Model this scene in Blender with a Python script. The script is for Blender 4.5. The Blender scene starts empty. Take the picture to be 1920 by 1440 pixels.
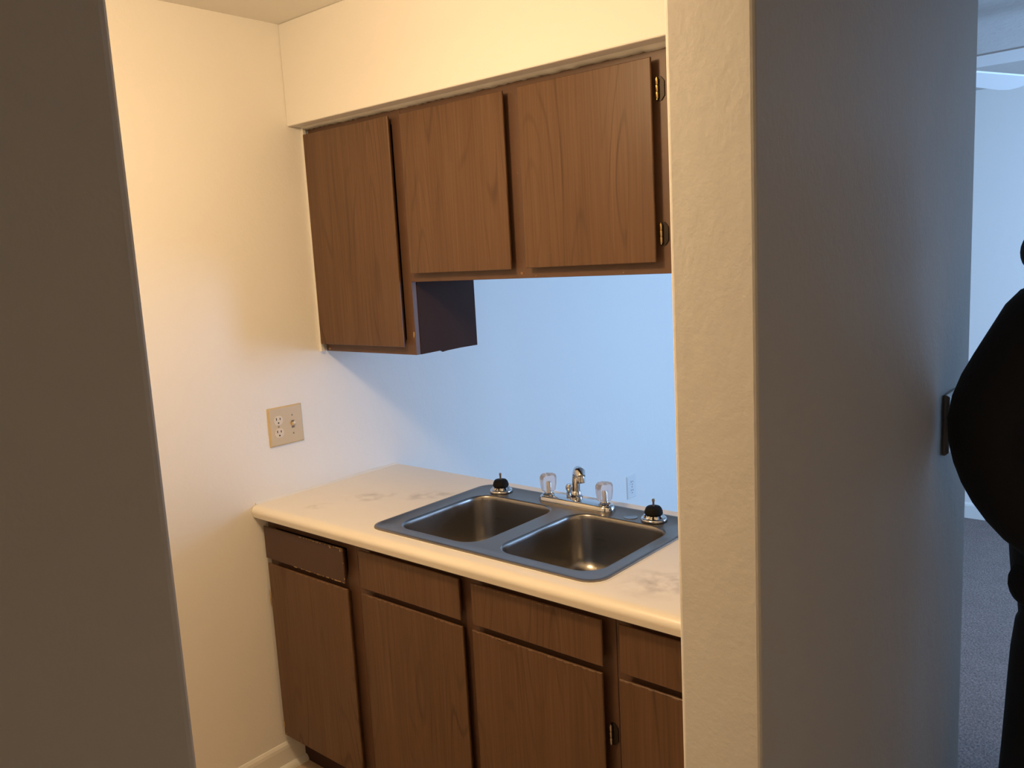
import bpy, bmesh, math, random
from mathutils import Vector, Matrix
PI = math.pi
random.seed(7)
SC = bpy.context.scene
COL = SC.collection

# ------------------------------------------------------------------ camera, world, lights, exposure
CAM = Vector((2.3225, -2.0127, 1.6437))
cR = Vector((0.76073, 0.646848, -0.053635)); cU = Vector((-0.055768, 0.147467, 0.987493)); cF = Vector((-0.646668, 0.748225, -0.148256))
cd = bpy.data.cameras.new('camera'); cam = bpy.data.objects.new('camera', cd); COL.objects.link(cam)
cd.sensor_width = 36; cd.lens = 29.573; cd.clip_start = 0.02
M = Matrix((cR, cU, -cF)).transposed().to_4x4(); M.translation = CAM
cam.matrix_world = M
SC.camera = cam

W = bpy.data.worlds.new('world'); SC.world = W; W.use_nodes = True
W.node_tree.nodes['Background'].inputs[0].default_value = (0.42, 0.62, 1.0, 1)
W.node_tree.nodes['Background'].inputs[1].default_value = 1.0

def lamp(name, kind, loc, power, color, **kw):
    l = bpy.data.lights.new(name, kind); l.energy = power; l.color = color
    for k, v in kw.items(): setattr(l, k, v)
    o = bpy.data.objects.new(name, l); COL.objects.link(o); o.location = loc
    return o
LAMP = (0.95, -1.31, 2.23)
kitchen_lamp = lamp('kitchen_ceiling_lamp', 'POINT', LAMP, 26.5, (1.0, 0.70, 0.39), shadow_soft_size=0.10)
# the open underside of the same fixture throws more of its light downwards
kitchen_lamp_down = lamp('kitchen_ceiling_lamp_underside', 'AREA', LAMP, 5.5, (1.0, 0.71, 0.41), shape='DISK', size=0.22)
WX = 4.0
WIN = dict(y0=1.20, y1=2.75, z0=0.60, z1=2.02)
day = lamp('window_daylight', 'AREA', (WX-.04, (WIN['y0']+WIN['y1'])/2, (WIN['z0']+WIN['z1'])/2), 116, (0.355, 0.595, 1.0),
           shape='RECTANGLE', size=WIN['z1']-WIN['z0']-.06, size_y=WIN['y1']-WIN['y0']-.06)
day.rotation_euler = (0, PI/2, 0)          # shines towards -x

SC.view_settings.view_transform = 'Standard'
SC.view_settings.look = 'None'
SC.view_settings.gamma = 1.0
SC.view_settings.exposure = 0.0
SC.view_settings.use_curve_mapping = False

# ------------------------------------------------------------------ materials
def newmat(name):
    m = bpy.data.materials.new(name); m.use_nodes = True
    nt = m.node_tree; b = nt.nodes['Principled BSDF']
    return m, nt, b
def N(nt, t, **kw):
    n = nt.nodes.new(t)
    for k, v in kw.items(): setattr(n, k, v)
    return n
def plain(name, col, rough=.5, metal=0., bump=0., scale=100., var=0., **inp):
    m, nt, b = newmat(name)
    b.inputs['Base Color'].default_value = (*col, 1); b.inputs['Roughness'].default_value = rough; b.inputs['Metallic'].default_value = metal
    for k, v in inp.items(): b.inputs[k.replace('_', ' ')].default_value = v
    tc = N(nt, 'ShaderNodeTexCoord')
    if bump:
        n = N(nt, 'ShaderNodeTexNoise'); n.inputs['Scale'].default_value = scale; n.inputs['Detail'].default_value = 3
        nt.links.new(tc.outputs['Object'], n.inputs['Vector'])
        bp = N(nt, 'ShaderNodeBump'); bp.inputs['Strength'].default_value = bump; bp.inputs['Distance'].default_value = .002
        nt.links.new(n.outputs['Fac'], bp.inputs['Height']); nt.links.new(bp.outputs['Normal'], b.inputs['Normal'])
    if var:
        n2 = N(nt, 'ShaderNodeTexNoise'); n2.inputs['Scale'].default_value = scale*.2; n2.inputs['Detail'].default_value = 4
        nt.links.new(tc.outputs['Object'], n2.inputs['Vector'])
        mx = N(nt, 'ShaderNodeMix', data_type='RGBA')
        mx.inputs[6].default_value = (*[c*(1-var) for c in col], 1); mx.inputs[7].default_value = (*[min(1, c*(1+var)) for c in col], 1)
        nt.links.new(n2.outputs['Fac'], mx.inputs[0]); nt.links.new(mx.outputs[2], b.inputs['Base Color'])
    return m

def paint(name, col, rough=.55, strength=.35):
    m, nt, b = newmat(name)
    b.inputs['Base Color'].default_value = (*col, 1); b.inputs['Roughness'].default_value = rough
    tc = N(nt, 'ShaderNodeTexCoord')
    n1 = N(nt, 'ShaderNodeTexNoise'); n1.inputs['Scale'].default_value = 130; n1.inputs['Detail'].default_value = 3
    n2 = N(nt, 'ShaderNodeTexNoise'); n2.inputs['Scale'].default_value = 28; n2.inputs['Detail'].default_value = 2
    ad = N(nt, 'ShaderNodeMath', operation='MULTIPLY_ADD'); ad.inputs[1].default_value = .6
    for n in (n1, n2): nt.links.new(tc.outputs['Object'], n.inputs['Vector'])
    nt.links.new(n1.outputs['Fac'], ad.inputs[0]); nt.links.new(n2.outputs['Fac'], ad.inputs[2])
    bp = N(nt, 'ShaderNodeBump'); bp.inputs['Strength'].default_value = strength; bp.inputs['Distance'].default_value = .0022
    nt.links.new(ad.outputs[0], bp.inputs['Height']); nt.links.new(bp.outputs['Normal'], b.inputs['Normal'])
    return m

def wood(name, light, mid, dark, line=.55, rough=.38):
    m, nt, b = newmat(name)
    tc = N(nt, 'ShaderNodeTexCoord'); oi = N(nt, 'ShaderNodeObjectInfo')
    off = N(nt, 'ShaderNodeMath', operation='MULTIPLY'); off.inputs[1].default_value = 37.0
    nt.links.new(oi.outputs['Random'], off.inputs[0])
    cmb = N(nt, 'ShaderNodeCombineXYZ'); nt.links.new(off.outputs[0], cmb.inputs[0]); nt.links.new(off.outputs[0], cmb.inputs[2])
    add = N(nt, 'ShaderNodeVectorMath', operation='ADD')
    nt.links.new(tc.outputs['Object'], add.inputs[0]); nt.links.new(cmb.outputs[0], add.inputs[1])
    def mapped(sx, sz):
        mp = N(nt, 'ShaderNodeMapping'); mp.inputs['Scale'].default_value = (sx, sx, sz)
        nt.links.new(add.outputs[0], mp.inputs['Vector']); return mp
    # growth-ring contours of a stretched field: cathedral figure
    m1 = mapped(1, .13); f1 = N(nt, 'ShaderNodeTexNoise'); f1.inputs['Scale'].default_value = 5.0; f1.inputs['Detail'].default_value = 1.5
    nt.links.new(m1.outputs[0], f1.inputs['Vector'])
    k = N(nt, 'ShaderNodeMath', operation='MULTIPLY'); k.inputs[1].default_value = 135.; nt.links.new(f1.outputs['Fac'], k.inputs[0])
    s = N(nt, 'ShaderNodeMath', operation='SINE'); nt.links.new(k.outputs[0], s.inputs[0])
    rp = N(nt, 'ShaderNodeMapRange'); rp.inputs[1].default_value = .45; rp.inputs[2].default_value = 1.0; nt.links.new(s.outputs[0], rp.inputs[0])
    pw = N(nt, 'ShaderNodeMath', operation='POWER'); pw.inputs[1].default_value = 2.5; nt.links.new(rp.outputs[0], pw.inputs[0])
    # breaks the lines up
    m3 = mapped(1, .25); f3 = N(nt, 'ShaderNodeTexNoise'); f3.inputs['Scale'].default_value = 9.; nt.links.new(m3.outputs[0], f3.inputs['Vector'])
    g3 = N(nt, 'ShaderNodeMapRange'); g3.inputs[1].default_value = .42; g3.inputs[2].default_value = .68; nt.links.new(f3.outputs['Fac'], g3.inputs[0])
    ln = N(nt, 'ShaderNodeMath', operation='MULTIPLY'); nt.links.new(pw.outputs[0], ln.inputs[0]); nt.links.new(g3.outputs[0], ln.inputs[1])
    # fine fibres
    m2 = mapped(1, .02); f2 = N(nt, 'ShaderNodeTexNoise'); f2.inputs['Scale'].default_value = 170.; f2.inputs['Detail'].default_value = 4
    nt.links.new(m2.outputs[0], f2.inputs['Vector'])
    # broad streaks
    m4 = mapped(1, .06); f4 = N(nt, 'ShaderNodeTexNoise'); f4.inputs['Scale'].default_value = 24.; f4.inputs['Detail'].default_value = 3
    nt.links.new(m4.outputs[0], f4.inputs['Vector'])
    av = N(nt, 'ShaderNodeMath', operation='MULTIPLY_ADD'); av.inputs[1].default_value = .75
    nt.links.new(f2.outputs['Fac'], av.inputs[0])
    h = N(nt, 'ShaderNodeMath', operation='MULTIPLY'); h.inputs[1].default_value = .55; nt.links.new(f4.outputs['Fac'], h.inputs[0]); nt.links.new(h.outputs[0], av.inputs[2])
    cr = N(nt, 'ShaderNodeValToRGB'); cr.color_ramp.elements[0].position = .45; cr.color_ramp.elements[1].position = .86
    cr.color_ramp.elements[0].color = (*mid, 1); cr.color_ramp.elements[1].color = (*light, 1)
    nt.links.new(av.outputs[0], cr.inputs[0])
    fm = N(nt, 'ShaderNodeMath', operation='MULTIPLY'); fm.inputs[1].default_value = line; nt.links.new(ln.outputs[0], fm.inputs[0])
    mx = N(nt, 'ShaderNodeMix', data_type='RGBA'); mx.inputs[7].default_value = (*dark, 1)
    nt.links.new(fm.outputs[0], mx.inputs[0]); nt.links.new(cr.outputs[0], mx.inputs[6]); nt.links.new(mx.outputs[2], b.inputs['Base Color'])
    b.inputs['Roughness'].default_value = rough
    b.inputs['Specular IOR Level'].default_value = .35
    return m

MT = {}
MT['wall'] = paint('wall_paint', (.80, .775, .73))
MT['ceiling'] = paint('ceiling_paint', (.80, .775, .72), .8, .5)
MT['dimmed_ceiling'] = paint('dimmed_textured_ceiling', (.46, .43, .40), .9, .9)  # living-room ceiling: darker, warmer tone stands in for dimmer, less blue light
MT['trim'] = paint('trim_paint', (.78, .76, .71), .4, .1)
MT['wood'] = wood('cherry_laminate', (.142, .075, .039), (.098, .048, .023), (.031, .012, .006))
MT['frame'] = plain('brown_frame_paint', (.112, .056, .032), .45, bump=.15, scale=60, var=.18)
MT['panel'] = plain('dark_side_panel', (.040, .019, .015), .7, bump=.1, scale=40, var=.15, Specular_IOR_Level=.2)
MT['dark_drawer'] = plain('dark_drawer_paint', (.072, .034, .022), .5, bump=.1, scale=60, var=.2)
MT['chip'] = plain('bare_chipboard', (.42, .27, .13), .8, var=.3, scale=300)
MT['steel'] = None
MT['chrome'] = plain('chrome', (.62, .62, .62), .08, 1.0)
MT['brass'] = plain('brass', (.75, .53, .22), .28, 1.0)
MT['bronze'] = plain('dark_bronze', (.030, .022, .016), .45, .6)
MT['steel_pin'] = plain('nickel_pin', (.62, .55, .45), .35, 1.0)
MT['rubber'] = plain('black_rubber', (.004, .004, .004), .7, Specular_IOR_Level=.2)
MT['ivory'] = plain('ivory_plastic', (.58, .455, .265), .4, var=.05, scale=60)
MT['cream_plastic'] = plain('cream_plastic', (.68, .57, .39), .35)
MT['white_plastic'] = plain('white_plastic', (.74, .74, .72), .35)
MT['slot'] = plain('dark_slot', (.015, .010, .008), .7)
MT['grime'] = plain('grime', (.20, .14, .10), .7)
MT['screw'] = plain('painted_screw', (.30, .24, .15), .45, .4)
MT['jacket'] = plain('black_jacket_cloth', (.010, .010, .011), .8, bump=.6, scale=160)
MT['jeans'] = plain('black_trouser_cloth', (.012, .013, .016), .85, bump=.5, scale=300)
MT['skin'] = plain('skin', (.42, .24, .16), .5)
MT['hair'] = plain('dark_hair', (.012, .009, .007), .6, bump=.8, scale=150)
MT['shoe'] = plain('black_leather', (.015, .014, .013), .4)
MT['eye'] = plain('eye_white', (.7, .68, .65), .2)
MT['metal_drain'] = plain('drain_metal', (.45, .44, .42), .25, 1.0)

def steel_mat(name, col, r0, r1):
    m, nt, b = newmat(name)
    b.inputs['Metallic'].default_value = 1.; b.inputs['Base Color'].default_value = col
    tc = N(nt, 'ShaderNodeTexCoord')
    mp = N(nt, 'ShaderNodeMapping'); mp.inputs['Scale'].default_value = (8, 260, 260); nt.links.new(tc.outputs['Object'], mp.inputs['Vector'])
    n = N(nt, 'ShaderNodeTexNoise'); n.inputs['Scale'].default_value = 1.; n.inputs['Detail'].default_value = 4; nt.links.new(mp.outputs[0], n.inputs['Vector'])
    r = N(nt, 'ShaderNodeMapRange'); r.inputs[3].default_value = r0; r.inputs[4].default_value = r1; nt.links.new(n.outputs['Fac'], r.inputs[0]); nt.links.new(r.outputs[0], b.inputs['Roughness'])
    bp = N(nt, 'ShaderNodeBump'); bp.inputs['Strength'].default_value = .015; bp.inputs['Distance'].default_value = .0003
    nt.links.new(n.outputs['Fac'], bp.inputs['Height']); nt.links.new(bp.outputs['Normal'], b.inputs['Normal'])
    return m
MT['steel'] = steel_mat('brushed_stainless', (.33, .315, .30, 1), .25, .33)
MT['rim_steel'] = steel_mat('worn_stainless_rim', (.32, .29, .26, 1), .36, .50)

def acrylic_mat():
    m, nt, b = newmat('clear_acrylic')
    b.inputs['Base Color'].default_value = (.93, .92, .96, 1); b.inputs['Roughness'].default_value = .14
    b.inputs['Transmission Weight'].default_value = .82; b.inputs['IOR'].default_value = 1.30
    return m
MT['acrylic'] = acrylic_mat()

def pane_mat():
    m, nt, b = newmat('window_glass')
    nt.nodes.remove(b)
    out = nt.nodes['Material Output']; t = N(nt, 'ShaderNodeBsdfTransparent'); g = N(nt, 'ShaderNodeBsdfGlossy'); g.inputs['Roughness'].default_value = .02
    f = N(nt, 'ShaderNodeFresnel'); mx = N(nt, 'ShaderNodeMixShader')
    nt.links.new(f.outputs[0], mx.inputs[0]); nt.links.new(t.outputs[0], mx.inputs[1]); nt.links.new(g.outputs[0], mx.inputs[2]); nt.links.new(mx.outputs[0], out.inputs['Surface'])
    return m
MT['pane'] = pane_mat()

def counter_mat():
    m, nt, b = newmat('cream_counter_laminate')
    b.inputs['Roughness'].default_value = .34
    tc = N(nt, 'ShaderNodeTexCoord')
    n = N(nt, 'ShaderNodeTexNoise'); n.inputs['Scale'].default_value = 22; n.inputs['Detail'].default_value = 6; n.inputs['Distortion'].default_value = .15
    nt.links.new(tc.outputs['Object'], n.inputs['Vector'])
    total = None
    for (cx, cy, rx, ry) in ((.262, -.345, .085, .055), (.42, -.235, .10, .05), (1.40, -.46, .12, .10), (.20, -.50, .05, .03)):
        mp = N(nt, 'ShaderNodeMapping', vector_type='TEXTURE'); mp.inputs['Location'].default_value = (cx, cy, 0); mp.inputs['Scale'].default_value = (rx, ry, 1000); mp.inputs['Rotation'].default_value = (0, 0, .9)
        nt.links.new(tc.outputs['Object'], mp.inputs['Vector'])
        ln = N(nt, 'ShaderNodeVectorMath', operation='LENGTH'); nt.links.new(mp.outputs[0], ln.inputs[0])
        iv = N(nt, 'ShaderNodeMapRange'); iv.inputs[1].default_value = .3; iv.inputs[2].default_value = 1.1; iv.inputs[3].default_value = 1; iv.inputs[4].default_value = 0
        nt.links.new(ln.outputs['Value'], iv.inputs[0])
        if total is None: total = iv.outputs[0]
        else:
            a = N(nt, 'ShaderNodeMath', operation='MAXIMUM'); nt.links.new(total, a.inputs[0]); nt.links.new(iv.outputs[0], a.inputs[1]); total = a.outputs[0]
    th = N(nt, 'ShaderNodeMapRange'); th.inputs[1].default_value = .42; th.inputs[2].default_value = .66; nt.links.new(n.outputs['Fac'], th.inputs[0])
    st = N(nt, 'ShaderNodeMath', operation='MULTIPLY'); nt.links.new(total, st.inputs[0]); nt.links.new(th.outputs[0], st.inputs[1])
    st2 = N(nt, 'ShaderNodeMath', operation='MULTIPLY'); st2.inputs[1].default_value = .52; nt.links.new(st.outputs[0], st2.inputs[0])
    big = N(nt, 'ShaderNodeTexNoise'); big.inputs['Scale'].default_value = 7; big.inputs['Detail'].default_value = 4; nt.links.new(tc.outputs['Object'], big.inputs['Vector'])
    mx0 = N(nt, 'ShaderNodeMix', data_type='RGBA'); mx0.inputs[6].default_value = (.80, .745, .655, 1); mx0.inputs[7].default_value = (.87, .81, .715, 1); nt.links.new(big.outputs['Fac'], mx0.inputs[0])
    mx = N(nt, 'ShaderNodeMix', data_type='RGBA'); mx.inputs[7].default_value = (.30, .24, .17, 1); nt.links.new(st2.outputs[0], mx.inputs[0]); nt.links.new(mx0.outputs[2], mx.inputs[6])
    nt.links.new(mx.outputs[2], b.inputs['Base Color'])
    return m
MT['counter'] = counter_mat()

def carpet_mat():
    m, nt, b = newmat('grey_carpet')
    b.inputs['Roughness'].default_value = .95
    tc = N(nt, 'ShaderNodeTexCoord')
    mp = N(nt, 'ShaderNodeMapping'); mp.inputs['Scale'].default_value = (1, .55, 1); mp.inputs['Rotation'].default_value = (0, 0, .5); nt.links.new(tc.outputs['Object'], mp.inputs['Vector'])
    n = N(nt, 'ShaderNodeTexNoise'); n.inputs['Scale'].default_value = 150; n.inputs['Detail'].default_value = 6; n.inputs['Roughness'].default_value = .75; nt.links.new(mp.outputs[0], n.inputs['Vector'])
    n2 = N(nt, 'ShaderNodeTexNoise'); n2.inputs['Scale'].default_value = 14; n2.inputs['Detail'].default_value = 3; nt.links.new(tc.outputs['Object'], n2.inputs['Vector'])
    cr = N(nt, 'ShaderNodeValToRGB'); cr.color_ramp.elements[0].position = .32; cr.color_ramp.elements[1].position = .68
    cr.color_ramp.elements[0].color = (.085, .064, .058, 1); cr.color_ramp.elements[1].color = (.42, .335, .30, 1); nt.links.new(n.outputs['Fac'], cr.inputs[0])
    mx = N(nt, 'ShaderNodeMix', data_type='RGBA', blend_type='MULTIPLY'); mx.inputs[0].default_value = .35
    nt.links.new(cr.outputs[0], mx.inputs[6]); nt.links.new(n2.outputs['Fac'], mx.inputs[7]); nt.links.new(mx.outputs[2], b.inputs['Base Color'])
    bp = N(nt, 'ShaderNodeBump'); bp.inputs['Strength'].default_value = .9; bp.inputs['Distance'].default_value = .008; nt.links.new(n.outputs['Fac'], bp.inputs['Height']); nt.links.new(bp.outputs['Normal'], b.inputs['Normal'])
    return m
MT['carpet'] = carpet_mat()
MT['vinyl'] = plain('brown_vinyl', (.52, .40, .30), .4, bump=.2, scale=50, var=.2)

def emit(name, col, s):
    m, nt, b = newmat(name)
    b.inputs['Base Color'].default_value = (.8, .8, .8, 1)
    b.inputs['Emission Color'].default_value = (*col, 1); b.inputs['Emission Strength'].default_value = s
    return m
MT['lit_diffuser'] = emit('lit_diffuser', (.80, .95, 1.0), .75)
MT['lamp_glass'] = emit('warm_lamp_glass', (1.0, .72, .42), 1.2)

# ------------------------------------------------------------------ mesh helpers
def obj(name, bm, mat, parent=None, smooth=None, bevel=0, seg=2, keep=False):
    """link bm as ONE object, origin at its bounding-box centre; smooth = auto-smooth angle in degrees"""
    bmesh.ops.recalc_face_normals(bm, faces=bm.faces[:])
    c = Vector((0, 0, 0))
    if not keep:
        lo = Vector([min(v.co[i] for v in bm.verts) for i in range(3)]); hi = Vector([max(v.co[i] for v in bm.verts) for i in range(3)])
        c = (lo+hi)/2
        bmesh.ops.translate(bm, verts=bm.verts[:], vec=-c)
    if smooth is not None:
        for f in bm.faces: f.smooth = True
        for e in bm.edges:
            if len(e.link_faces) == 2 and e.calc_face_angle(0) > math.radians(smooth): e.smooth = False
    me = bpy.data.meshes.new(name); bm.to_mesh(me); bm.free()
    me.materials.append(MT[mat] if isinstance(mat, str) else mat)
    o = bpy.data.objects.new(name, me); COL.objects.link(o); o.location = c
    if parent is not None:
        off = Vector((0, 0, 0)); q = parent
        while q is not None: off += q.location; q = q.parent
        o.parent = parent; o.location = c-off if not keep else -off
    if bevel:
        b = o.modifiers.new('bevel', 'BEVEL'); b.width = bevel; b.segments = seg; b.limit_method = 'ANGLE'; b.angle_limit = math.radians(40)
    return o
def thing(name, label, cat, loc, group=None):
    o = bpy.data.objects.new(name, None); COL.objects.link(o); o.location = loc; o.empty_display_size = .05
    tag(o, label, cat, group); return o
def tag(o, label, cat, group=None):
    o['label'] = label; o['category'] = cat
    if group: o['group'] = group
    return o
def struct(name, bm, mat, parent=None, **kw):
    o = obj(name, bm, mat, parent, **kw)
    if parent is None: o['kind'] = 'structure'
    return o
def box(x0, x1, y0, y1, z0, z1, bm=None):
    bm = bm or bmesh.new()
    v = [bm.verts.new((x, y, z)) for x in (x0, x1) for y in (y0, y1) for z in (z0, z1)]
    for f in ((0, 1, 3, 2), (4, 6, 7, 5), (0, 4, 5, 1), (2, 3, 7, 6), (0, 2, 6, 4), (1, 5, 7, 3)): bm.faces.new([v[i] for i in f])
    return bm
def loft(rings, bm=None, cap0=True, cap1=True, closed=True):
    bm = bm or bmesh.new()
    R = [[bm.verts.new(p) for p in r] for r in rings]
    n = len(R[0])
    for a, b in zip(R, R[1:]):
        for i in range(n if closed else n-1):
            j = (i+1) % n
            bm.faces.new((a[i], a[j], b[j], b[i]))
    if cap0: bm.faces.new(R[0][::-1])
    if cap1: bm.faces.new(R[-1])
    return bm
def lathe(profile, center, bm=None, seg=24, axis='Z', cap0=True, cap1=True):
    cx, cy, cz = center
    rings = []
    for r, h in profile:
        ring = []
        for i in range(seg):
            a = 2*PI*i/seg
            u, v = r*math.cos(a), r*math.sin(a)
            if axis == 'Z': ring.append((cx+u, cy+v, cz+h))
            elif axis == 'Y': ring.append((cx+u, cy+h, cz+v))
            else: ring.append((cx+h, cy+u, cz+v))
        rings.append(ring)
    return loft(rings, bm, cap0, cap1)
def tube(path, rad, bm=None, seg=12, flat=1.0):
    """tube along path; rad is a number or list; flat squashes the vertical half-axis"""
    P = [Vector(p) for p in path]; rings = []
    for i, p in enumerate(P):
        t = (P[min(i+1, len(P)-1)]-P[max(i-1, 0)]).normalized()
        s = t.cross(Vector((0, 0, 1)))
        if s.length < 1e-3: s = Vector((1, 0, 0))
        s.normalize(); u = s.cross(t)
        r = rad[i] if isinstance(rad, (list, tuple)) else rad
        rings.append([p+s*r*math.cos(2*PI*k/seg)+u*r*flat*math.sin(2*PI*k/seg) for k in range(seg)])
    return loft(rings, bm)
def rrect(x0, x1, y0, y1, r, z, n=6):
    pts = []
    for cx, cy, a0 in ((x1-r, y1-r, 0), (x0+r, y1-r, PI/2), (x0+r, y0+r, PI), (x1-r, y0+r, 1.5*PI)):
        for k in range(n+1):
            a = a0+PI/2*k/n; pts.append((cx+r*math.cos(a), cy+r*math.sin(a), z))
    return pts
def fill(loops, bm):
    """flat face with holes; returns vertex lists"""
    vs = []; es = []
    for L in loops:
        v = [bm.verts.new(p) for p in L]; vs.append(v)
        es += [bm.edges.new((v[i], v[(i+1) % len(v)])) for i in range(len(v))]
    bmesh.ops.triangle_fill(bm, use_beauty=True, use_dissolve=False, edges=es)
    return vs
def bridge(bm, a, b):
    n = len(a)
    for i in range(n):
        j = (i+1) % n
        bm.faces.new((a[i], a[j], b[j], b[i]))

# ------------------------------------------------------------------ the setting
CZ = 2.404                      # ceiling
XW0, XW1 = 1.769, 1.887         # wall between kitchen and hall
YS = -1.05                      # its near end beside the counter
def wallbox(name, *a, bevel=0):
    return struct(name, box(*a), 'wall', bevel=bevel, seg=3)
wallbox('wall_left', -.10, 0, -2.75, 3.36, 0, CZ)
wallbox('wall_far', 0, WX+.1, 3.26, 3.36, 0, CZ)
wallbox('wall_right', XW0, XW1, YS, .035, 0, CZ, bevel=.006)
wallbox('wall_near', XW0, XW1, -3.7, -1.80, 0, CZ, bevel=.006)
wallbox('wall_header', XW0, XW1, -1.80, YS, 2.13, CZ)
wallbox('wall_kitchen_back', 0, XW0, -2.45, -2.35, 0, CZ)
wallbox('wall_hall_right', 2.95, 3.05, -3.7, .90, 0, CZ)
wallbox('wall_hall_back', XW1, 2.95, -3.7, -3.6, 0, CZ)
wallbox('wall_daylight_block', 2.55, WX+.1, .90, 1.0, 0, CZ)  # added return wall, out of view, keeping window daylight off the hall-side partition face
def win_wall():
    bm = bmesh.new(); a, b = WX, WX+.1
    y0, y1, z0, z1 = WIN['y0'], WIN['y1'], WIN['z0'], WIN['z1']
    outer = [(1.0, 0), (3.26, 0), (3.26, CZ), (1.0, CZ)]; inner = [(y0, z0), (y1, z0), (y1, z1), (y0, z1)]
    f = fill([[(a, y, z) for y, z in outer], [(a, y, z) for y, z in inner]], bm); g = fill([[(b, y, z) for y, z in outer], [(b, y, z) for y, z in inner]], bm)
    bridge(bm, f[0], g[0]); bridge(bm, f[1], g[1])
    return bm
struct('wall_window_side', win_wall(), 'wall')
y0, y1, z0, z1 = WIN['y0'], WIN['y1'], WIN['z0'], WIN['z1']; ym = (y0+y1)/2
def win_frame():
    bm = bmesh.new(); a, b = WX+.02, WX+.08
    L = [[(y0, z0), (y1, z0), (y1, z1), (y0, z1)]]+[[(p, z0+.04), (q, z0+.04), (q, z1-.04), (p, z1-.04)] for p, q in ((y0+.04, ym-.02), (ym+.02, y1-.04))]
    f = fill([[(a, y, z) for y, z in l] for l in L], bm); g = fill([[(b, y, z) for y, z in l] for l in L], bm)
    for i in range(3): bridge(bm, f[i], g[i])
    return bm
w1 = struct('window_1', win_frame(), 'trim')
for p, q in ((y0+.04, ym-.02), (ym+.02, y1-.04)):
    obj('pane', box(WX+.045, WX+.050, p, q, z0+.04, z1-.04), 'pane', w1)
struct('ceiling', box(-.1, XW1, -3.7, 0, CZ, CZ+.1), 'ceiling')
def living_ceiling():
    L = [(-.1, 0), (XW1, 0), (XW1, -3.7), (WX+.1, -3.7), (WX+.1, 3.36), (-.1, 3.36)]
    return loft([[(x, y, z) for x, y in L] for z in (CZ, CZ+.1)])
struct('ceiling_living', living_ceiling(), 'dimmed_ceiling')
struct('floor', box(-.1, XW1, -3.7, 0, -.06, 0), 'vinyl')
def carpet():
    L = [(-.1, 0), (XW1, 0), (XW1, -3.7), (WX+.1, -3.7), (WX+.1, 3.36), (-.1, 3.36)]
    return loft([[(x, y, z) for x, y in L] for z in (-.06, .006)])
struct('floor_carpet', carpet(), 'carpet')
SY, SZ = -.352, 2.094           # bulkhead over the wall cabinets
struct('wall_soffit', box(0, XW0, SY, 0, SZ, CZ), 'wall', bevel=.004)
struct('wall_back', box(0, XW0, -.035, 0, 0, .874), 'wall')      # knee wall behind the base cabinets
# skirting
def skirting(profile, a, b):
    """profile = (out, up) points, extruded from a to b; out is to the left of the direction a->b"""
    a = Vector(a); b = Vector(b); d = (b-a).normalized(); n = Vector((-d.y, d.x, 0))
    return loft([[p+n*o+Vector((0, 0, h)) for o, h in profile] for p in (a, b)])
BASE = [(0, 0), (.011, 0), (.011, .072), (.009, .082), (.004, .090), (0, .091)]
SHOE = [(0, 0), (.017, 0), (.017, .007), (.013, .014), (.007, .019), (0, .020)]
s1 = struct('baseboard_left', skirting(BASE, (0, -.50, .0), (0, -2.65, .0)), 'trim')
obj('shoe_moulding', skirting(SHOE, (.011, -.50, 0), (.011, -2.65, 0)), 'trim', s1, smooth=50)
struct('baseboard_living_left', skirting(BASE, (0, 3.26, .006), (0, .0, .006)), 'trim')
struct('baseboard_far', skirting(BASE, (WX, 3.26, .006), (.011, 3.26, .006)), 'trim')
# ragged caulk between wall, bulkhead and the wall cabinets
def ragged(p0, p1, w_dir, w, t_dir, t, n, jag):
    p0 = Vector(p0); p1 = Vector(p1); w_dir = Vector(w_dir); t_dir = Vector(t_dir); rings = []
    for i in range(n+1):
        p = p0.lerp(p1, i/n); ww = w*(1+random.uniform(-jag, jag))
        rings.append([p, p+t_dir*t, p+t_dir*t*.7+w_dir*ww*.8, p+w_dir*ww])
    return loft(rings)
UY = -.281                      # face-frame plane of the wall cabinets
struct('trim_1', ragged((.012, UY-.0005, SZ), (XW0, UY-.0005, SZ), (0, 0, -1), .007, (0, -1, 0), .026, 160, .25), 'trim', smooth=60)
struct('trim_3', ragged((0, -.600, .9141), (0, -.002, .9141), (0, 0, 1), .006, (1, 0, 0), .006, 60, .2), 'trim', smooth=60)
struct('trim_2', ragged((0, UY-.020, 1.368), (0, UY-.020, SZ-.001), (1, 0, 0), .011, (0, 1, 0), .018, 90, .22), 'trim')

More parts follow.
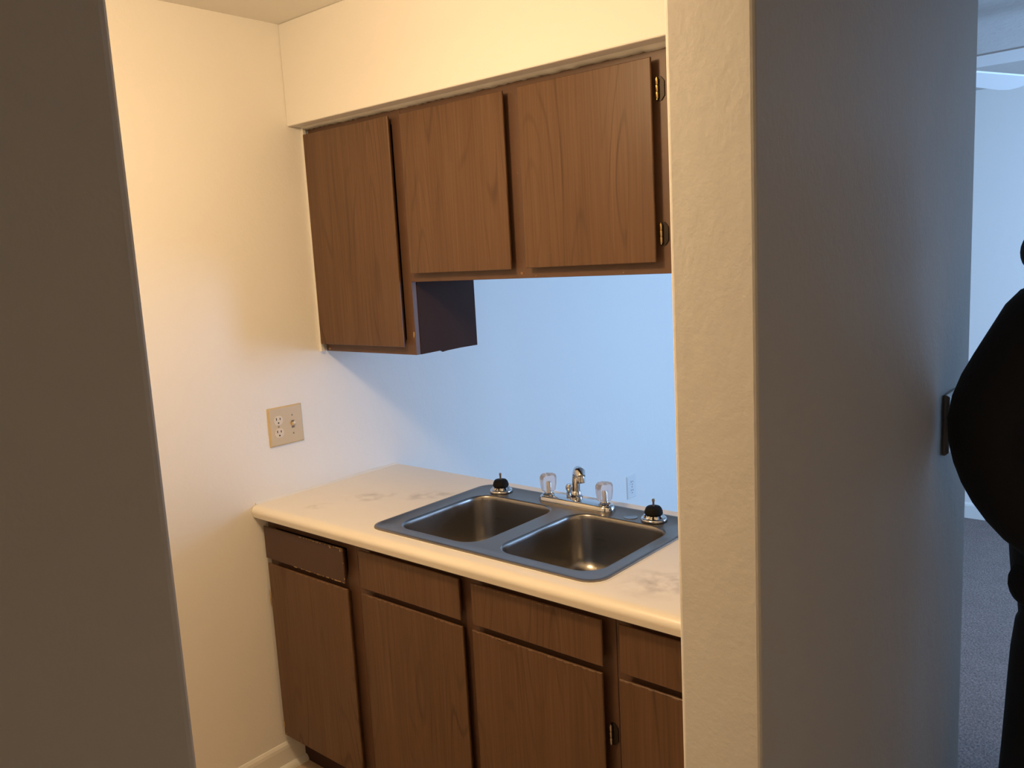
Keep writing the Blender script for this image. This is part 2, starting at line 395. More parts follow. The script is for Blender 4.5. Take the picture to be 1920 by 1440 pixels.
# ------------------------------------------------------------------ cabinet pieces
def door_bm(x0, x1, z0, z1, yb, t=.025, under=.015, lip=.005):
    """slab door: flat face, lip, then edges undercut towards the back at yb"""
    yf = yb-t
    def ring(i, y): return [(x0+i, y, z0+i), (x1-i, y, z0+i), (x1-i, y, z1-i), (x0+i, y, z1-i)]
    return loft([ring(under, yb), ring(0, yf+lip), ring(.0, yf+.0015), ring(.0015, yf)])
def drawer_bm(*a, **k): return door_bm(*a, **k)
def hinge(parent, x, z, y, side, mat='brass', plate='bronze'):
    """small overlay hinge: dark leaf on the frame, knuckle barrel beside the door edge; side=+1 leaf lies to the right"""
    h = .052
    lw = .018*side
    bm = bmesh.new(); pts = [(0, -h/2), (lw*.55, -h/2), (lw, -h/2+.010), (lw, h/2-.010), (lw*.55, h/2), (0, h/2)]
    loft([[(x+px, yy, z+pz) for px, pz in pts] for yy in (y-.0002, y-.0028)], bm)
    o = obj('hinge', bm, plate, parent)
    b2 = bmesh.new()
    for k in range(3):
        za = z-h*.42+k*h*.285; lathe([(.0026, 0), (.0036, .001), (.0036, h*.255), (.0026, h*.265)], (x+.002*side, y-.0075, za), b2, 10)
    lathe([(.0018, 0), (.0018, h*.94)], (x+.002*side, y-.0075, z-h*.47), b2, 8)
    b = obj('hinge_pin', b2, mat, parent, smooth=50)
    return o, b
def frame_bm(x0, x1, z0, z1, yf, t, stiles, rails):
    """face frame: one plate with an opening between each pair of stiles and rails"""
    bm = bmesh.new(); L = [[(x0, z0), (x1, z0), (x1, z1), (x0, z1)]]
    for s1_, s2_ in zip(stiles, stiles[1:]):
        rr = sorted([(r[2], r[3]) for r in rails if abs(r[0]-s1_[1]) < 1e-4])
        for (a0, a1), (b0, b1_) in zip(rr, rr[1:]): L.append([(s1_[1], a1), (s2_[0], a1), (s2_[0], b0), (s1_[1], b0)])
    f = fill([[(x, yf, z) for x, z in l] for l in L], bm); g = fill([[(x, yf+t, z) for x, z in l] for l in L], bm)
    for i in range(len(L)): bridge(bm, f[i], g[i])
    return bm
STUFF = []
def chips(spots, mat='chip'):
    bm = bmesh.new()
    for (x, y, z, w, h) in spots:
        n = 7; ring = []
        for i in range(n):
            a = 2*PI*i/n; k = random.uniform(.6, 1.1); ring.append((x+w*k*math.cos(a), z+h*k*math.sin(a)))
        loft([[(a, yy, b) for a, b in ring] for yy in (y+.001, y-.0006)], bm)
    return bm

# wall cabinets ----------------------------------------------------
DU = UY-.0005
ua = thing('wall_cabinet', 'tall brown wall cabinet hung in the corner against the left wall', 'cabinet', (.226, -.145, 1.368))
def carcass(parent, x0, x1, y0, y1, z0, z1, top=True, t=.015):
    for a in (x0, x1-t): obj('side_board', box(a, a+t, y0, y1, z0, z1), 'panel', parent)
    obj('bottom_board', box(x0+t, x1-t, y0, y1, z0, z0+t), 'panel', parent)
    if top: obj('top_board', box(x0+t, x1-t, y0, y1, z1-t, z1), 'panel', parent)
    obj('back_board', box(x0+t, x1-t, y1-.006, y1, z0+t, z1-t if top else z1), 'panel', parent)
ZA, ZB, ZT = 1.368, 1.588, 2.090
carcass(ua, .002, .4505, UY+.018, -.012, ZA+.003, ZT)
obj('face_frame', frame_bm(.012, .4515, ZA, ZT, UY, .018, [(.012, .045), (.413, .4515)], [(.045, .413, ZA, ZA+.045), (.045, .413, ZT-.04, ZT)]), 'frame', ua, bevel=.001)
da = obj('door', door_bm(.016, .424, 1.394, 2.070, DU), 'wood', ua)
obj('paint_chip', chips([(.4505-.004, UY-.0002, 1.430, .004, .012), (.030, UY-.0002, ZA+.008, .006, .004)]), 'chip', ua)
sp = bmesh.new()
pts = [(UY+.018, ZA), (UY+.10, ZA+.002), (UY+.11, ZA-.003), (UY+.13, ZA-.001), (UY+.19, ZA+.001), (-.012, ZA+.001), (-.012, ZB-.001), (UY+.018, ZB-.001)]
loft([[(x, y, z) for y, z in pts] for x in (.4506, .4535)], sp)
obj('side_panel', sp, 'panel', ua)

ub = thing('wall_cabinet', 'wide brown two-door wall cabinet hung above the sink', 'cabinet', (1.11, -.145, ZB))
carcass(ub, .455, 1.768, UY+.018, -.012, ZB+.003, ZT)
obj('face_frame', frame_bm(.4522, 1.768, ZB, ZT, UY, .018, [(.4522, .500), (.838, .945), (1.275, 1.768)], [(.500, .838, ZB, ZB+.045), (.500, .838, ZT-.04, ZT), (.945, 1.275, ZB, ZB+.045), (.945, 1.275, ZT-.04, ZT)]), 'frame', ub, bevel=.001)
d1 = obj('door', door_bm(.476, .866, 1.613, 2.068, DU), 'wood', ub)
d2 = obj('door', door_bm(.917, 1.305, 1.615, 2.069, DU), 'wood', ub)
hinge(d1, .474, 2.003, DU, -1); hinge(d1, .474, 1.681, DU, -1)
hinge(d2, 1.308, 2.002, DU, 1); hinge(d2, 1.309, 1.680, DU, 1)
obj('paint_chip', chips([(.881, UY-.0002, ZB+.013, .005, .004), (.93, UY-.0002, ZB+.006, .002, .002), (.905, UY-.0002, 1.633, .010, .018), (.885, UY-.0002, 1.86, .0015, .0015), (1.20, UY-.0002, ZB+.006, .002, .002)]), plain('rubbed_frame', (.26, .13, .07), .5), ub)

# base cabinets ----------------------------------------------------
BY = -.563; DB = BY-.0005
ZC = .876                       # underside of the worktop
def base_unit(label, x0, x1, fx0, fx1, stiles, loc):
    t = thing('base_cabinet', label, 'cabinet', loc)
    carcass(t, x0, x1, BY+.018, -.040, .105, ZC-.001, top=False)
    rails = []
    for (a, c) in zip(stiles, stiles[1:]):
        for za, zb in ((.105, .150), (.700, .760), (.835, ZC-.001)): rails.append((a[1], c[0], za, zb))
    obj('face_frame', frame_bm(x0, x1, .105, ZC-.001, BY, .018, stiles, rails), 'frame', t, bevel=.001)
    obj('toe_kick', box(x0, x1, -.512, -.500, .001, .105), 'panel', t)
    return t
b1 = base_unit('narrow base cabinet at the left wall with a chipped dark drawer front', .003, .4465, 0, 0, [(.003, .045), (.400, .4465)], (.225, -.3, 0))
dr1 = obj('drawer_front', drawer_bm(.014, .412, .738, .843, DB), 'dark_drawer', b1)
obj('door', door_bm(.019, .420, .128, .721, DB), 'wood', b1)
sp = []
yf = DB-.025
for i in range(70):
    k = random.random()
    if k < .42: sp.append((random.uniform(.20, .408), yf-.0002, .8425-random.random()*.0015, random.uniform(.002, .006), random.uniform(.0008, .0022)))
    elif k < .9: sp.append((random.uniform(.17, .410), yf-.0002, .7385+random.random()*.0012, random.uniform(.002, .007), random.uniform(.0008, .002)))
    else: sp.append((.4115, yf-.0002, random.uniform(.741, .84), .001, random.uniform(.002, .004)))
sp += [(.355, yf-.0002, .838, .005, .004), (.402, yf-.0002, .837, .004, .005)]
obj('chipped_edge', chips(sp), 'chip', dr1)
obj('paint_chip', chips([(.020, yf-.0002, .165, .005, .014), (.030, yf-.0002, .135, .003, .003), (.015, yf-.0002, .60, .002, .03)]), 'chip', b1)
b2 = base_unit('wide sink base cabinet with two false fronts above two doors', .4475, 1.3325, 0, 0, [(.4475, .505), (.855, .945), (1.285, 1.3325)], (.89, -.3, 0))
obj('false_front', drawer_bm(.484, .876, .741, .852, DB), 'wood', b2)
obj('door', door_bm(.483, .881, .128, .725, DB), 'wood', b2)
obj('false_front', drawer_bm(.918, 1.311, .742, .851, DB), 'wood', b2)
d3 = obj('door', door_bm(.914, 1.308, .128, .726, DB), 'wood', b2)
hinge(d3, 1.3115, .574, DB, 1, mat='steel_pin'); hinge(d3, 1.3115, .215, DB, 1, mat='steel_pin')
b3 = base_unit('base cabinet under the right end of the worktop, half hidden by the wall', .0+1.3335, 1.767, 0, 0, [(1.3335, 1.385), (1.71, 1.767)], (1.55, -.3, 0))
obj('drawer_front', drawer_bm(1.356, 1.735, .742, .853, DB), 'wood', b3)
obj('door', door_bm(1.353, 1.735, .128, .727, DB), 'wood', b3)
def wear(parent, x0, x1, z, n, seed, h=.0012):
    random.seed(seed)
    sp = [(random.uniform(x0, x1), DB-.025-.0001, z-.001-random.random()*.001, random.uniform(.003, .010), h*random.uniform(.6, 1.4)) for _ in range(n)]
    return obj('worn_edge', chips(sp), plain('worn_edge', (.24, .135, .07), .7), parent)
wear(b1, .10, .415, .720, 14, 3); wear(b2, .50, .87, .724, 16, 4); wear(b2, .93, 1.30, .725, 18, 5); wear(b3, 1.36, 1.72, .726, 16, 6); wear(b2, .93, 1.29, .850, 14, 8)

# worktop ----------------------------------------------------------
CT = .914
def counter_bm():
    bm = bmesh.new()
    hole = (.522, 1.262, -.540, -.070); X0, X1 = .001, XW0-.001
    prof = []
    cy, rz = -.590, .019
    for k in range(0, 10):                      # rolled front nose
        a = PI/2+PI/2*k/9*1.15
        prof.append((cy+.026*math.cos(a), CT-rz+rz*math.sin(a)))
    prof.append((-.611, ZC)); 
    nx = 2
    ringL = [(X0, y, z) for y, z in prof]; ringR = [(X1, y, z) for y, z in prof]
    L = [bm.verts.new(p) for p in ringL]; R = [bm.verts.new(p) for p in ringR]
    for i in range(len(L)-1): bm.faces.new((L[i], L[i+1], R[i+1], R[i]))
    def level(z, fl, fr):
        yb = 0.0
        bl = bm.verts.new((X0, yb, z)); br = bm.verts.new((X1, yb, z))
        h = [bm.verts.new(p) for p in rrect(hole[0], hole[1], hole[2], hole[3], .05, z, 5)]
        es = [bm.edges.new(e) for e in ((fl, bl), (bl, br), (br, fr))]
        e0 = bm.edges.get((fl, fr)) or bm.edges.new((fl, fr)); es.append(e0)
        es += [bm.edges.new((h[i], h[(i+1) % len(h)])) for i in range(len(h))]
        bmesh.ops.triangle_fill(bm, use_beauty=True, use_dissolve=False, edges=es)
        return bl, br, h
    tl, tr, th = level(CT, L[0], R[0]); bl, br, bh = level(ZC, L[-1], R[-1])
    bridge(bm, th, bh); bm.faces.new((tl, tr, br, bl))
    bm.faces.new(L+[bl, tl]); bm.faces.new([tr, br]+R[::-1])
    return bm
worktop = obj('worktop', counter_bm(), 'counter', smooth=35, keep=True)
tag(worktop, 'cream laminate worktop with a rolled front edge and grey stains', 'countertop')

# sink ---------------------------------------------------------------
def sink():
    t = thing('kitchen_sink', 'stainless steel double-bowl sink set into the cream worktop', 'sink', (.89, -.30, CT))
    bm = bmesh.new()
    OX0, OX1, OY0, OY1 = .499, 1.284, -.562, -.046
    zt = CT+.0035
    bowls = [(.562, .862, -.512, -.150), (.932, 1.238, -.512, -.150)]
    outer = rrect(OX0+.016, OX1-.016, OY0+.016, OY1-.016, .034, zt, 6)
    H = [rrect(a-.006, b+.006, c-.006, d+.006, .066, zt, 8) for a, b, c, d in bowls]
    vs = fill([outer]+H, bm)
    # raised bead and rolled edge round the rim
    prev = vs[0]
    for ins, dz, r in ((.012, .0022, .038), (.006, .0026, .044), (.001, .0012, .049), (0, -.0033, .05)):
        ring = [bm.verts.new(p) for p in rrect(OX0+ins, OX1-ins, OY0+ins, OY1-ins, r, zt+dz, 6)]
        bridge(bm, prev, ring); prev = ring
    rim = obj('rim_deck', bm, 'rim_steel', t, smooth=50)
    sb = bmesh.new(); rg = []
    for o_, z_ in ((.0004, CT+.0002), (.0012, CT+.0016), (.0030, CT+.0010), (.0042, CT+.0002)): rg.append([sb.verts.new(p) for p in rrect(OX0-o_, OX1+o_, OY0-o_, OY1+o_, .05+o_, z_, 6)])
    for a_, b_ in zip(rg, rg[1:]): bridge(sb, a_, b_)
    obj('sealant', sb, 'trim', t, smooth=60)
    for k, (a, b, c, d) in enumerate(bowls):
        bb = bmesh.new(); rings = []
        def R(i, z, r): return rrect(a+i, b-i, c+i, d-i, r, z, 8)
        rings.append(R(-.006, zt, .066)); rings.append(R(-.002, zt-.0015, .062)); rings.append(R(0, zt-.006, .060))
        D = .165
        rings.append(R(.001, zt-.014, .060)); rings.append(R(.004, zt-.06, .060)); rings.append(R(.012, zt-D+.045, .060))
        for j in range(1, 7):
            an = PI/2*j/6; rings.append(R(.012+.045*(1-math.cos(an)), zt-D+.045*(1-math.sin(an)), max(.06-.012*j/6, .03)))
        rings.append(R(.10, zt-D-.003, .04)); 
        bw = loft(rings, bb, cap0=False, cap1=True)
        bo = obj('bowl', bw, 'steel', t, smooth=60)
        cx, cy = (a+b)/2, (c+d)/2
        dr = lathe([(.045, .0), (.044, .002), (.036, .002), (.030, -.004), (.006, -.006)], (cx, cy, zt-D-.002), None, 28, cap0=False)
        obj('drain', dr, 'metal_drain', bo, smooth=40)
    obj('hole_cover', lathe([(.019, 0), (.019, .0012), (.017, .002), (.0155, .0014), (.004, .0012)], (1.090, -.116, zt+.0001), None, 28), 'steel', t, smooth=50)
    return t, zt
SK, ZS = sink()

# faucet -------------------------------------------------------------
def faucet():
    fy = -.098; xl, xr = .790, .992; xm = (xl+xr)/2
    t = thing('faucet', 'chrome kitchen faucet with two clear faceted knobs behind the sink', 'faucet', (xm, fy, ZS))
    z0 = ZS+.0004
    def stad(r, z, n=10):
        pts = []
        for cx, a0 in ((xr, -PI/2), (xl, PI/2)):
            for k in range(n+1):
                a = a0+PI*k/n; pts.append((cx+r*math.cos(a), fy+r*math.sin(a), z))
        return pts
    obj('deck_plate', loft([stad(.029, z0), stad(.029, z0+.004), stad(.027, z0+.012), stad(.0245, z0+.016), stad(.021, z0+.0175)]), 'chrome', t, smooth=45)
    zt = z0+.0176
    for x in (xl, xr):
        obj('handle_base', lathe([(.018, 0), (.018, .004), (.012, .007), (.011, .012)], (x, fy, zt), None, 24), 'chrome', t, smooth=40)
        b = bmesh.new(); zz = zt+.0125
        def flut(r, h, n=48): return [(x+r*(1+.05*math.cos(8*2*PI*i/n))*math.cos(2*PI*i/n), fy+r*(1+.05*math.cos(8*2*PI*i/n))*math.sin(2*PI*i/n), zz+h) for i in range(n)]
        loft([flut(.0190, 0), flut(.0205, .003), flut(.0225, .016), flut(.0238, .030), flut(.0238, .043), flut(.0205, .0495), flut(.0120, .051)], b)
        k = obj('handle', b, 'acrylic', t, smooth=50)
        obj('stem', lathe([(.0058, 0), (.0058, .026), (.0042, .030)], (x, fy, zt+.012), None, 14), 'chrome', k, smooth=40)
        k['label'] = 'clear faceted acrylic knob'
    # spout: swung towards the viewer over the divider
    d = Vector((.800, -.600, 0)); B = Vector((xm-.008, fy+.012, zt))
    obj('spout_base', lathe([(.020, 0), (.020, .006), (.0155, .010), (.0150, .020), (.0135, .022)], tuple(B), None, 24), 'chrome', t, smooth=40)
    path = [B+Vector((0, 0, zz_))+d*q for q, zz_ in ((0, .012), (.001, .030), (.004, .048), (.009, .066), (.018, .080), (.032, .0885), (.047, .0870), (.058, .0770))]
    sp = obj('spout', tube(path, [.0122, .0118, .0118, .0122, .0132, .0150, .0162, .0125], None, 18), 'chrome', t, smooth=60)
    E = B+Vector((0, 0, .0790))+d*.053
    obj('aerator', lathe([(.0105, -.020), (.0125, -.019), (.0125, -.004), (.0115, 0)], tuple(E), None, 20), 'chrome', sp, smooth=40)
    S = Vector((.838, -.058, z0))
    obj('sprayer', lathe([(.0155, 0), (.0155, .004), (.0095, .010), (.0085, .026), (.0115, .032), (.0120, .040), (.0085, .046)], tuple(S), None, 20), 'chrome', t, smooth=40)
faucet()

# strainers ------------------------------------------------------------
def strainer(x, y, label, tilt):
    t = thing('sink_strainer', label, 'strainer', (x, y, ZS), 'basket strainers left on the sink deck')
    z = ZS+.0004
    obj('flange', lathe([(.032, 0), (.0355, .002), (.0360, .006), (.034, .009), (.031, .0105)], (x, y, z), None, 32), 'chrome', t, smooth=50)
    b = bmesh.new(); n = 48
    def star(r, h, amp): return [(x+r*(1+amp*(1 if (i//2) % 2 else -1))*math.cos(2*PI*i/n), y+r*(1+amp*(1 if (i//2) % 2 else -1))*math.sin(2*PI*i/n), z+h) for i in range(n)]
    loft([star(.0305, .0105, .0), star(.0290, .012, .035), star(.0255, .017, .05), star(.0215, .0195, .0)], b)
    obj('basket', b, 'chrome', t, smooth=30)
    obj('stopper', lathe([(.0225, .0195), (.0250, .0205), (.0245, .027), (.0215, .035), (.0180, .039), (.008, .0405)], (x, y, z), None, 28), 'rubber', t, smooth=50)
    obj('post', lathe([(.0028, .0400), (.0028, .052), (.0040, .0535), (.0040, .060), (.0024, .061)], (x, y, z), None, 14), 'steel_pin', t, smooth=40)
strainer(.603, -.103, 'basket strainer with black stopper standing behind the left bowl', 0)
strainer(1.158, -.107, 'basket strainer with black stopper standing behind the right bowl', 0)

# ------------------------------------------------------------------ electrical plates
def plate_bm(c, w, h, t, ax, inset=.004):
    """bevelled cover plate whose back lies on plane x = c.x, facing +x; w along y, h along z"""
    cx, cy, cz = c
    def ring(i, x): return [(x, cy-w/2+i, cz-h/2+i), (x, cy+w/2-i, cz-h/2+i), (x, cy+w/2-i, cz+h/2-i), (x, cy-w/2+i, cz+h/2-i)]
    return loft([ring(0, cx+.0003), ring(0, cx+t*.45), ring(inset, cx+t)])
def duplex(parent, x, cy, cz, mat, s=1.):
    for dz in (.0195*s, -.0195*s):
        n = 24; pts = []
        for i in range(n):
            a = 2*PI*i/n; yy = .0165*s*math.cos(a); zz = .0165*s*math.sin(a); zz = max(-.0140*s, min(.0140*s, zz)); pts.append((yy, zz))
        f = obj('socket', loft([[(xx, cy+u, cz+dz+v) for u, v in pts] for xx in (x-.001, x+.0014)]), mat, parent)
        for u, hh in ((-.0065*s, .0080*s), (.0065*s, .0066*s)):
            obj('slot', box(x+.0012, x+.0019, cy+u-.0012*s, cy+u+.0012*s, cz+dz+.001*s, cz+dz+.001*s+hh), 'slot', f)
        obj('ground_hole', lathe([(.0025*s, 0), (.0025*s, .0007)], (x+.0012, cy, cz+dz-.0075*s), None, 12, axis='X'), 'slot', f)
    obj('screw', lathe([(.0032*s, 0), (.0030*s, .0012), (.0015*s, .0016)], (x-.0002, cy, cz), None, 12, axis='X'), 'screw', parent, smooth=40)
po = thing('wall_outlet', 'ivory double wall plate with socket and light switch above the worktop', 'outlet', (0, -.462, 1.146))
obj('cover_plate', plate_bm((0, -.462, 1.146), .129, .126, .007, 0), 'ivory', po, bevel=.0012)
duplex(po, .0068, -.492, 1.146, 'cream_plastic', 1.05)
sy = -.438
obj('toggle_slot', box(.0062, .0074, sy-.0055, sy+.0055, 1.146-.0125, 1.146+.0125), 'grime', po)
tg = loft([[(.0070, sy-.0045, 1.146-.006), (.0070, sy+.0045, 1.146-.006), (.0070, sy+.0045, 1.146+.006), (.0070, sy-.0045, 1.146+.006)], [(.0175, sy-.0038, 1.146+.002), (.0175, sy+.0038, 1.146+.002), (.0160, sy+.0038, 1.146+.009), (.0160, sy-.0038, 1.146+.009)]])
obj('toggle', tg, 'cream_plastic', po)
for dz in (.030, -.030): obj('screw', lathe([(.0030, 0), (.0028, .0012), (.0014, .0016)], (.0066, sy, 1.146+dz), None, 12, axis='X'), 'screw', po, smooth=40)

pf = thing('wall_outlet', 'small white wall outlet low on the blue-lit living room wall', 'outlet', (0, 1.573, .438))
obj('cover_plate', plate_bm((0, 1.573, .438), .082, .120, .006, 0), 'white_plastic', pf, bevel=.001)
duplex(pf, .0058, 1.573, .438, 'white_plastic', 1.15)

ps = thing('light_switch', 'white switch plate on the shaded hall wall beside the person', 'switch', (XW1, -.125, 1.259))
obj('cover_plate', plate_bm((XW1, -.125, 1.259), .10, .126, .0105, 0, .005), 'white_plastic', ps, bevel=.001)
for k in (-.004,):
    tg = loft([[(XW1+.010, -.125+k+a, 1.259+b) for a, b in ((-.0045, -.011), (.0045, -.011), (.0045, .011), (-.0045, .011))], [(XW1+.021, -.125+k+a, 1.259+b) for a, b in ((-.0038, -.012), (.0038, -.012), (.0038, -.005), (-.0038, -.005))]])
    obj('toggle', tg, 'white_plastic', ps)
    for dz in (.030, -.030): obj('screw', lathe([(.0028, 0), (.0026, .0010), (.0014, .0014)], (XW1+.0103, -.125+k, 1.259+dz), None, 10, axis='X'), 'screw', ps)

# ------------------------------------------------------------------ ceiling lights
FX, FY, FZ = 1.36, 1.50, 2.25
fan = thing('ceiling_fan', 'white ceiling fan hanging in the living room, its blades above the far wall', 'fan', (FX, FY, CZ))
obj('canopy', lathe([(.065, -.0005), (.064, -.020), (.045, -.045), (.016, -.052)], (FX, FY, CZ), None, 28), 'white_plastic', fan, smooth=40)
obj('downrod', lathe([(.013, -.052), (.013, -.095)], (FX, FY, CZ), None, 14), 'white_plastic', fan, smooth=40)
obj('motor', lathe([(.04, -.095), (.105, -.105), (.125, -.125), (.125, -.165), (.10, -.185), (.055, -.195), (.05, -.235), (.02, -.24)], (FX, FY, CZ), None, 36), 'white_plastic', fan, smooth=40)
for k in range(5):
    a = math.radians(71-72*k); d = Vector((math.cos(a), math.sin(a), 0)); n = Vector((-d.y, d.x, 0)); h0 = Vector((FX, FY, FZ)); sl = -.19
    def bl(r, w, dz): return h0+d*r+n*w+Vector((0, 0, sl*w+dz))
    obj('blade_iron', loft([[bl(r, w, dz) for r, w in ((.11, -.018), (.11, .018), (.20, .030), (.24, .020), (.24, -.020), (.20, -.030))] for dz in (.004, .008)]), 'white_plastic', fan)
    out = [(.20, -.052), (.68, -.068), (.74, -.058), (.765, -.030), (.765, .030), (.74, .058), (.68, .068), (.20, .052)]
    obj('blade', loft([[bl(r, w, dz) for r, w in out] for dz in (-.003, .0035)]), 'white_plastic', fan)
lk = thing('ceiling_light', 'round flush lamp on the kitchen ceiling', 'ceiling light', (LAMP[0], LAMP[1], CZ))
obj('canopy', lathe([(.14, -.0005), (.14, -.020), (.12, -.026)], (LAMP[0], LAMP[1], CZ), None, 40), 'brass', lk, smooth=40)

# ------------------------------------------------------------------ the person at the end of the hall
def person():
    right = Vector((cR.x, cR.y, 0)).normalized(); fwd = Vector((-right.y, right.x, 0))
    base = CAM+fwd*1.60+right*1.108; base.z = .006
    t = thing('person', 'person in a black hooded jacket at the right edge, elbow bent out', 'person', base)
    def P(r, f, z): return base+right*r+fwd*f+Vector((0, 0, z-.006))
    def ell(c, ax, ay, n=20, tiltx=Vector((0, 0, 0))):
        return [c+right*ax*math.cos(2*PI*i/n)+fwd*ay*math.sin(2*PI*i/n) for i in range(n)]
    # body: one continuous skin surface
    me = bpy.data.meshes.new('body')
    V = []; E = []; Rr = []
    def add(p, r, frm=None):
        V.append(tuple(P(*p))); Rr.append(r)
        if frm is not None: E.append((frm, len(V)-1))
        return len(V)-1
    pel = add((0, 0, .97), .092); w = add((0, 0, 1.12), .095, pel); ch = add((0, 0, 1.32), .105, w); nk = add((0, .005, 1.50), .060, ch); nk2 = add((0, -.005, 1.58), .054, nk)
    jaw = add((0, -.02, 1.645), .070, nk2); hd = add((0, -.005, 1.72), .088, jaw); tp = add((0, .005, 1.775), .070, hd)
    nose = add((0, -.105, 1.69), .014, hd)
    for s in (-1, 1):
        add((s*.092, 0, 1.70), .018, hd)
        hp = add((s*.052, 0, .86), .058, pel); kn = add((s*.088, -.008, .50), .046, hp); ak = add((s*.114, .016, .09), .036, kn); add((s*.130, -.11, .045), .036, ak)
        sh = add((s*.140, 0, 1.42), .050, ch)
        if s < 0: el = add((-.198, .0, 1.255), .044, sh); wr = add((-.120, -.070, 1.065), .033, el); pm = add((-.105, -.105, 1.00), .034, wr); base_f = (-.100, -.112, .985); dirf = (.02, -.02, -.05)
        else: el = add((.225, .02, 1.16), .046, sh); wr = add((.235, -.05, .92), .034, el); pm = add((.235, -.062, .865), .036, wr); base_f = (.235, -.066, .84); dirf = (0, -.008, -.05)
        for j, (o, L) in enumerate(((-.030, .8), (-.010, .95), (.010, .9), (.030, .7))):
            a = add((base_f[0], base_f[1]+o, base_f[2]), .010, pm); b_ = add((base_f[0]+dirf[0]*L, base_f[1]+o+dirf[1]*L, base_f[2]+dirf[2]*L), .009, a)
            add((base_f[0]+dirf[0]*L*1.5-s*.012, base_f[1]+o+dirf[1]*L*1.5, base_f[2]+dirf[2]*L*1.6), .008, b_)
        a = add((base_f[0]-s*.012, base_f[1]-.038, base_f[2]+.02), .011, wr); add((base_f[0]-s*.02, base_f[1]-.055, base_f[2]-.015), .009, a)
    me.from_pydata(V, E, [])
    tmp = bpy.data.objects.new('body', me); COL.objects.link(tmp)
    m = tmp.modifiers.new('skin', 'SKIN'); m.use_smooth_shade = True
    sv = me.skin_vertices[0].data
    for i, r in enumerate(Rr): sv[i].radius = (r, r)
    sv[0].use_root = True
    tmp.modifiers.new('sub', 'SUBSURF').levels = 2
    dg = bpy.context.evaluated_depsgraph_get()
    done = bpy.data.meshes.new_from_object(tmp.evaluated_get(dg))
    bpy.data.objects.remove(tmp)
    bm = bmesh.new(); bm.from_mesh(done)
    obj('body', bm, 'skin', t, smooth=80)
    def part(name, b, mat, sub=1, sm=80):
        o = obj(name, b, mat, t, smooth=sm)
        if sub:
            s_ = o.modifiers.new('sub', 'SUBSURF'); s_.levels = sub; s_.render_levels = sub
        return o
    # jacket: torso and sleeves
    b = bmesh.new()
    T = [(.905, .122, .118), (.93, .132, .128), (1.02, .138, .132), (1.12, .152, .134), (1.24, .172, .140), (1.36, .186, .142), (1.44, .180, .130), (1.52, .140, .110), (1.570, .108, .100), (1.590, .122, .108), (1.612, .124, .110)]
    loft([ell(P(0, 0, z), ax, ay, 22) for z, ax, ay in T], b)
    def sleeve(pts):
        rings = []; Q = [P(*q[:3]) for q in pts]
        for i, q in enumerate(pts):
            tg = (Q[min(i+1, len(Q)-1)]-Q[max(i-1, 0)]).normalized(); s_ = tg.cross(fwd).normalized(); u = s_.cross(tg)
            rr = q[3]; rings.append([Q[i]+s_*rr*math.cos(2*PI*k/14)+u*rr*math.sin(2*PI*k/14) for k in range(14)])
        loft(rings, b)
    sleeve([(-.075, -.01, 1.535, .078), (-.137, -.01, 1.415, .079), (-.186, 0, 1.340, .078), (-.207, .005, 1.280, .076), (-.196, .0, 1.212, .073), (-.180, -.020, 1.155, .071), (-.144, -.050, 1.092, .065), (-.100, -.08, 1.044, .056)])
    sleeve([(.090, 0, 1.46, .074), (.155, .010, 1.405, .078), (.195, .015, 1.30, .074), (.220, .020, 1.18, .070), (.230, -.010, 1.06, .062), (.235, -.045, .945, .050)])
    part('jacket', b, 'jacket')
    b = bmesh.new()       # pocket flap at the hip
    loft([[P(*q) for q in r] for r in ([(-.130, .03, 1.00), (-.130, -.05, 1.00), (-.105, -.05, 1.00), (-.105, .03, 1.00)], [(-.158, .03, .960), (-.158, -.05, .960), (-.115, -.05, .960), (-.115, .03, .960)], [(-.152, .02, .925), (-.152, -.04, .925), (-.120, -.04, .925), (-.120, .02, .925)], [(-.135, .01, .905), (-.135, -.03, .905), (-.122, -.03, .905), (-.122, .01, .905)])], b)
    part('pocket_flap', b, 'jacket')
    b = bmesh.new()       # hood lying round the neck
    rings = []
    for k in range(18):
        a = 2*PI*k/18; c = P(.112*math.cos(a), .095*math.sin(a)+.010, 1.592+.018*math.sin(a)); rad = .023+.014*max(0, math.sin(a))
        out = (right*math.cos(a)+fwd*math.sin(a))
        rings.append([c+out*rad*.8*math.cos(2*PI*j/10)+Vector((0, 0, 1))*rad*1.25*math.sin(2*PI*j/10) for j in range(10)])
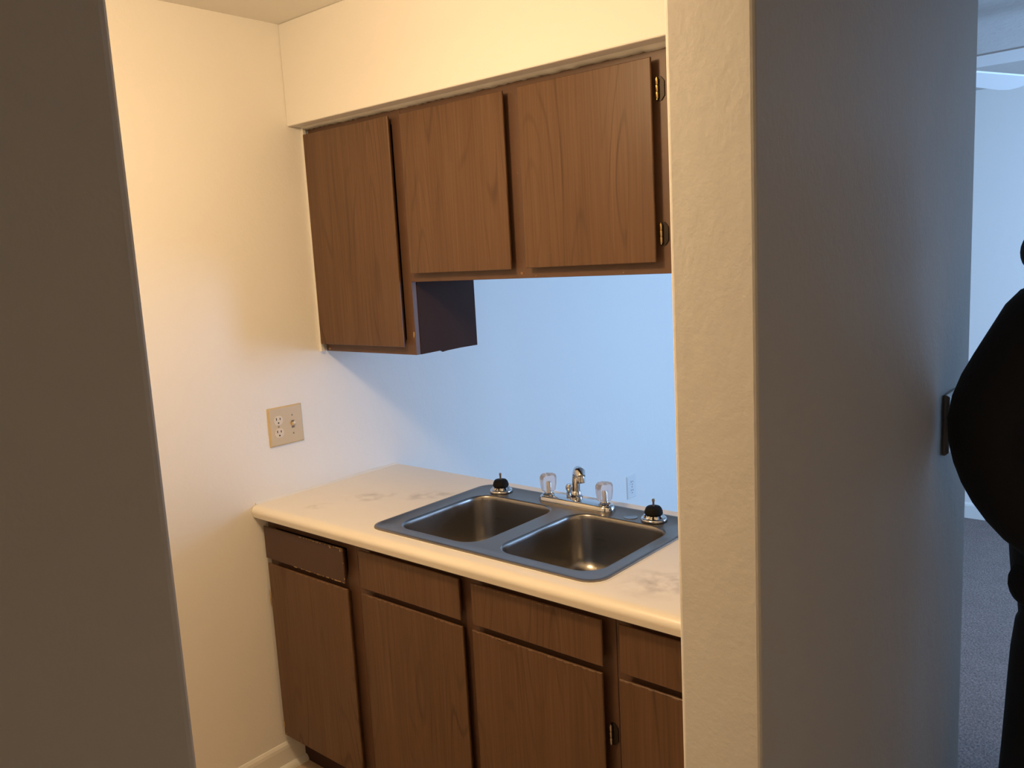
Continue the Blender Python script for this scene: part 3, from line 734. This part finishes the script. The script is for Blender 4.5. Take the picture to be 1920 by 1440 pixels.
    loft(rings+[rings[0]], b, False, False); bmesh.ops.remove_doubles(b, verts=b.verts[:], dist=1e-5)
    part('hood', b, 'jacket')
    # trousers
    b = bmesh.new()
    loft([ell(P(0, 0, z), ax, ay) for z, ax, ay in ((1.0, .118, .112), (.93, .120, .114), (.86, .120, .114), (.82, .10, .10))], b)
    for s in (-1, 1):
        loft([ell(P(x*s, f, z), r, r*1.05, 16) for x, f, z, r in ((.050, 0, .92, .074), (.052, 0, .80, .082), (.066, -.004, .66, .078), (.088, -.008, .50, .068), (.108, .004, .30, .064), (.114, .016, .10, .064), (.115, .012, .045, .070), (.115, .010, .030, .070))], b)
    part('trousers', b, 'jeans')
    for s in (-1, 1):
        b = bmesh.new(); x = s*.122
        loft([[P(x+rx*math.cos(2*PI*i/16), -.05+ry*math.sin(2*PI*i/16), z) for i in range(16)] for z, rx, ry in ((.0065, .046, .135), (.020, .052, .145), (.040, .050, .140), (.060, .046, .120))]
             + [[P(x+.046*math.cos(2*PI*i/16), .005+.06*math.sin(2*PI*i/16), .095) for i in range(16)]], b)
        part('shoe', b, 'shoe')
    # hair and eyes
    b = bmesh.new()
    loft([ell(P(0, f, z), rx, ry, 18) for z, f, rx, ry in ((1.64, .052, .060, .035), (1.68, .030, .092, .078), (1.73, .020, .101, .094), (1.78, .012, .098, .095), (1.83, .008, .070, .072), (1.852, .008, .025, .025))], b)
    part('hair', b, 'hair')
    for s in (-1, 1):
        b = bmesh.new(); bmesh.ops.create_uvsphere(b, u_segments=12, v_segments=8, radius=.012); bmesh.ops.translate(b, verts=b.verts[:], vec=P(s*.032, -.083, 1.705))
        part('eye', b, 'eye', 0)
    b = bmesh.new()
    loft([ell(P(0, -.083, z), rx, .012, 12) for z, rx in ((1.632, .008), (1.637, .022), (1.642, .024), (1.647, .010))], b)
    part('mouth', b, plain('lips', (.36, .15, .12), .5))
person()

for o in list(SC.objects):
    if o.name.split('.')[0] in ('paint_chip', 'chipped_edge', 'worn_edge'): o['kind'] = 'stuff'
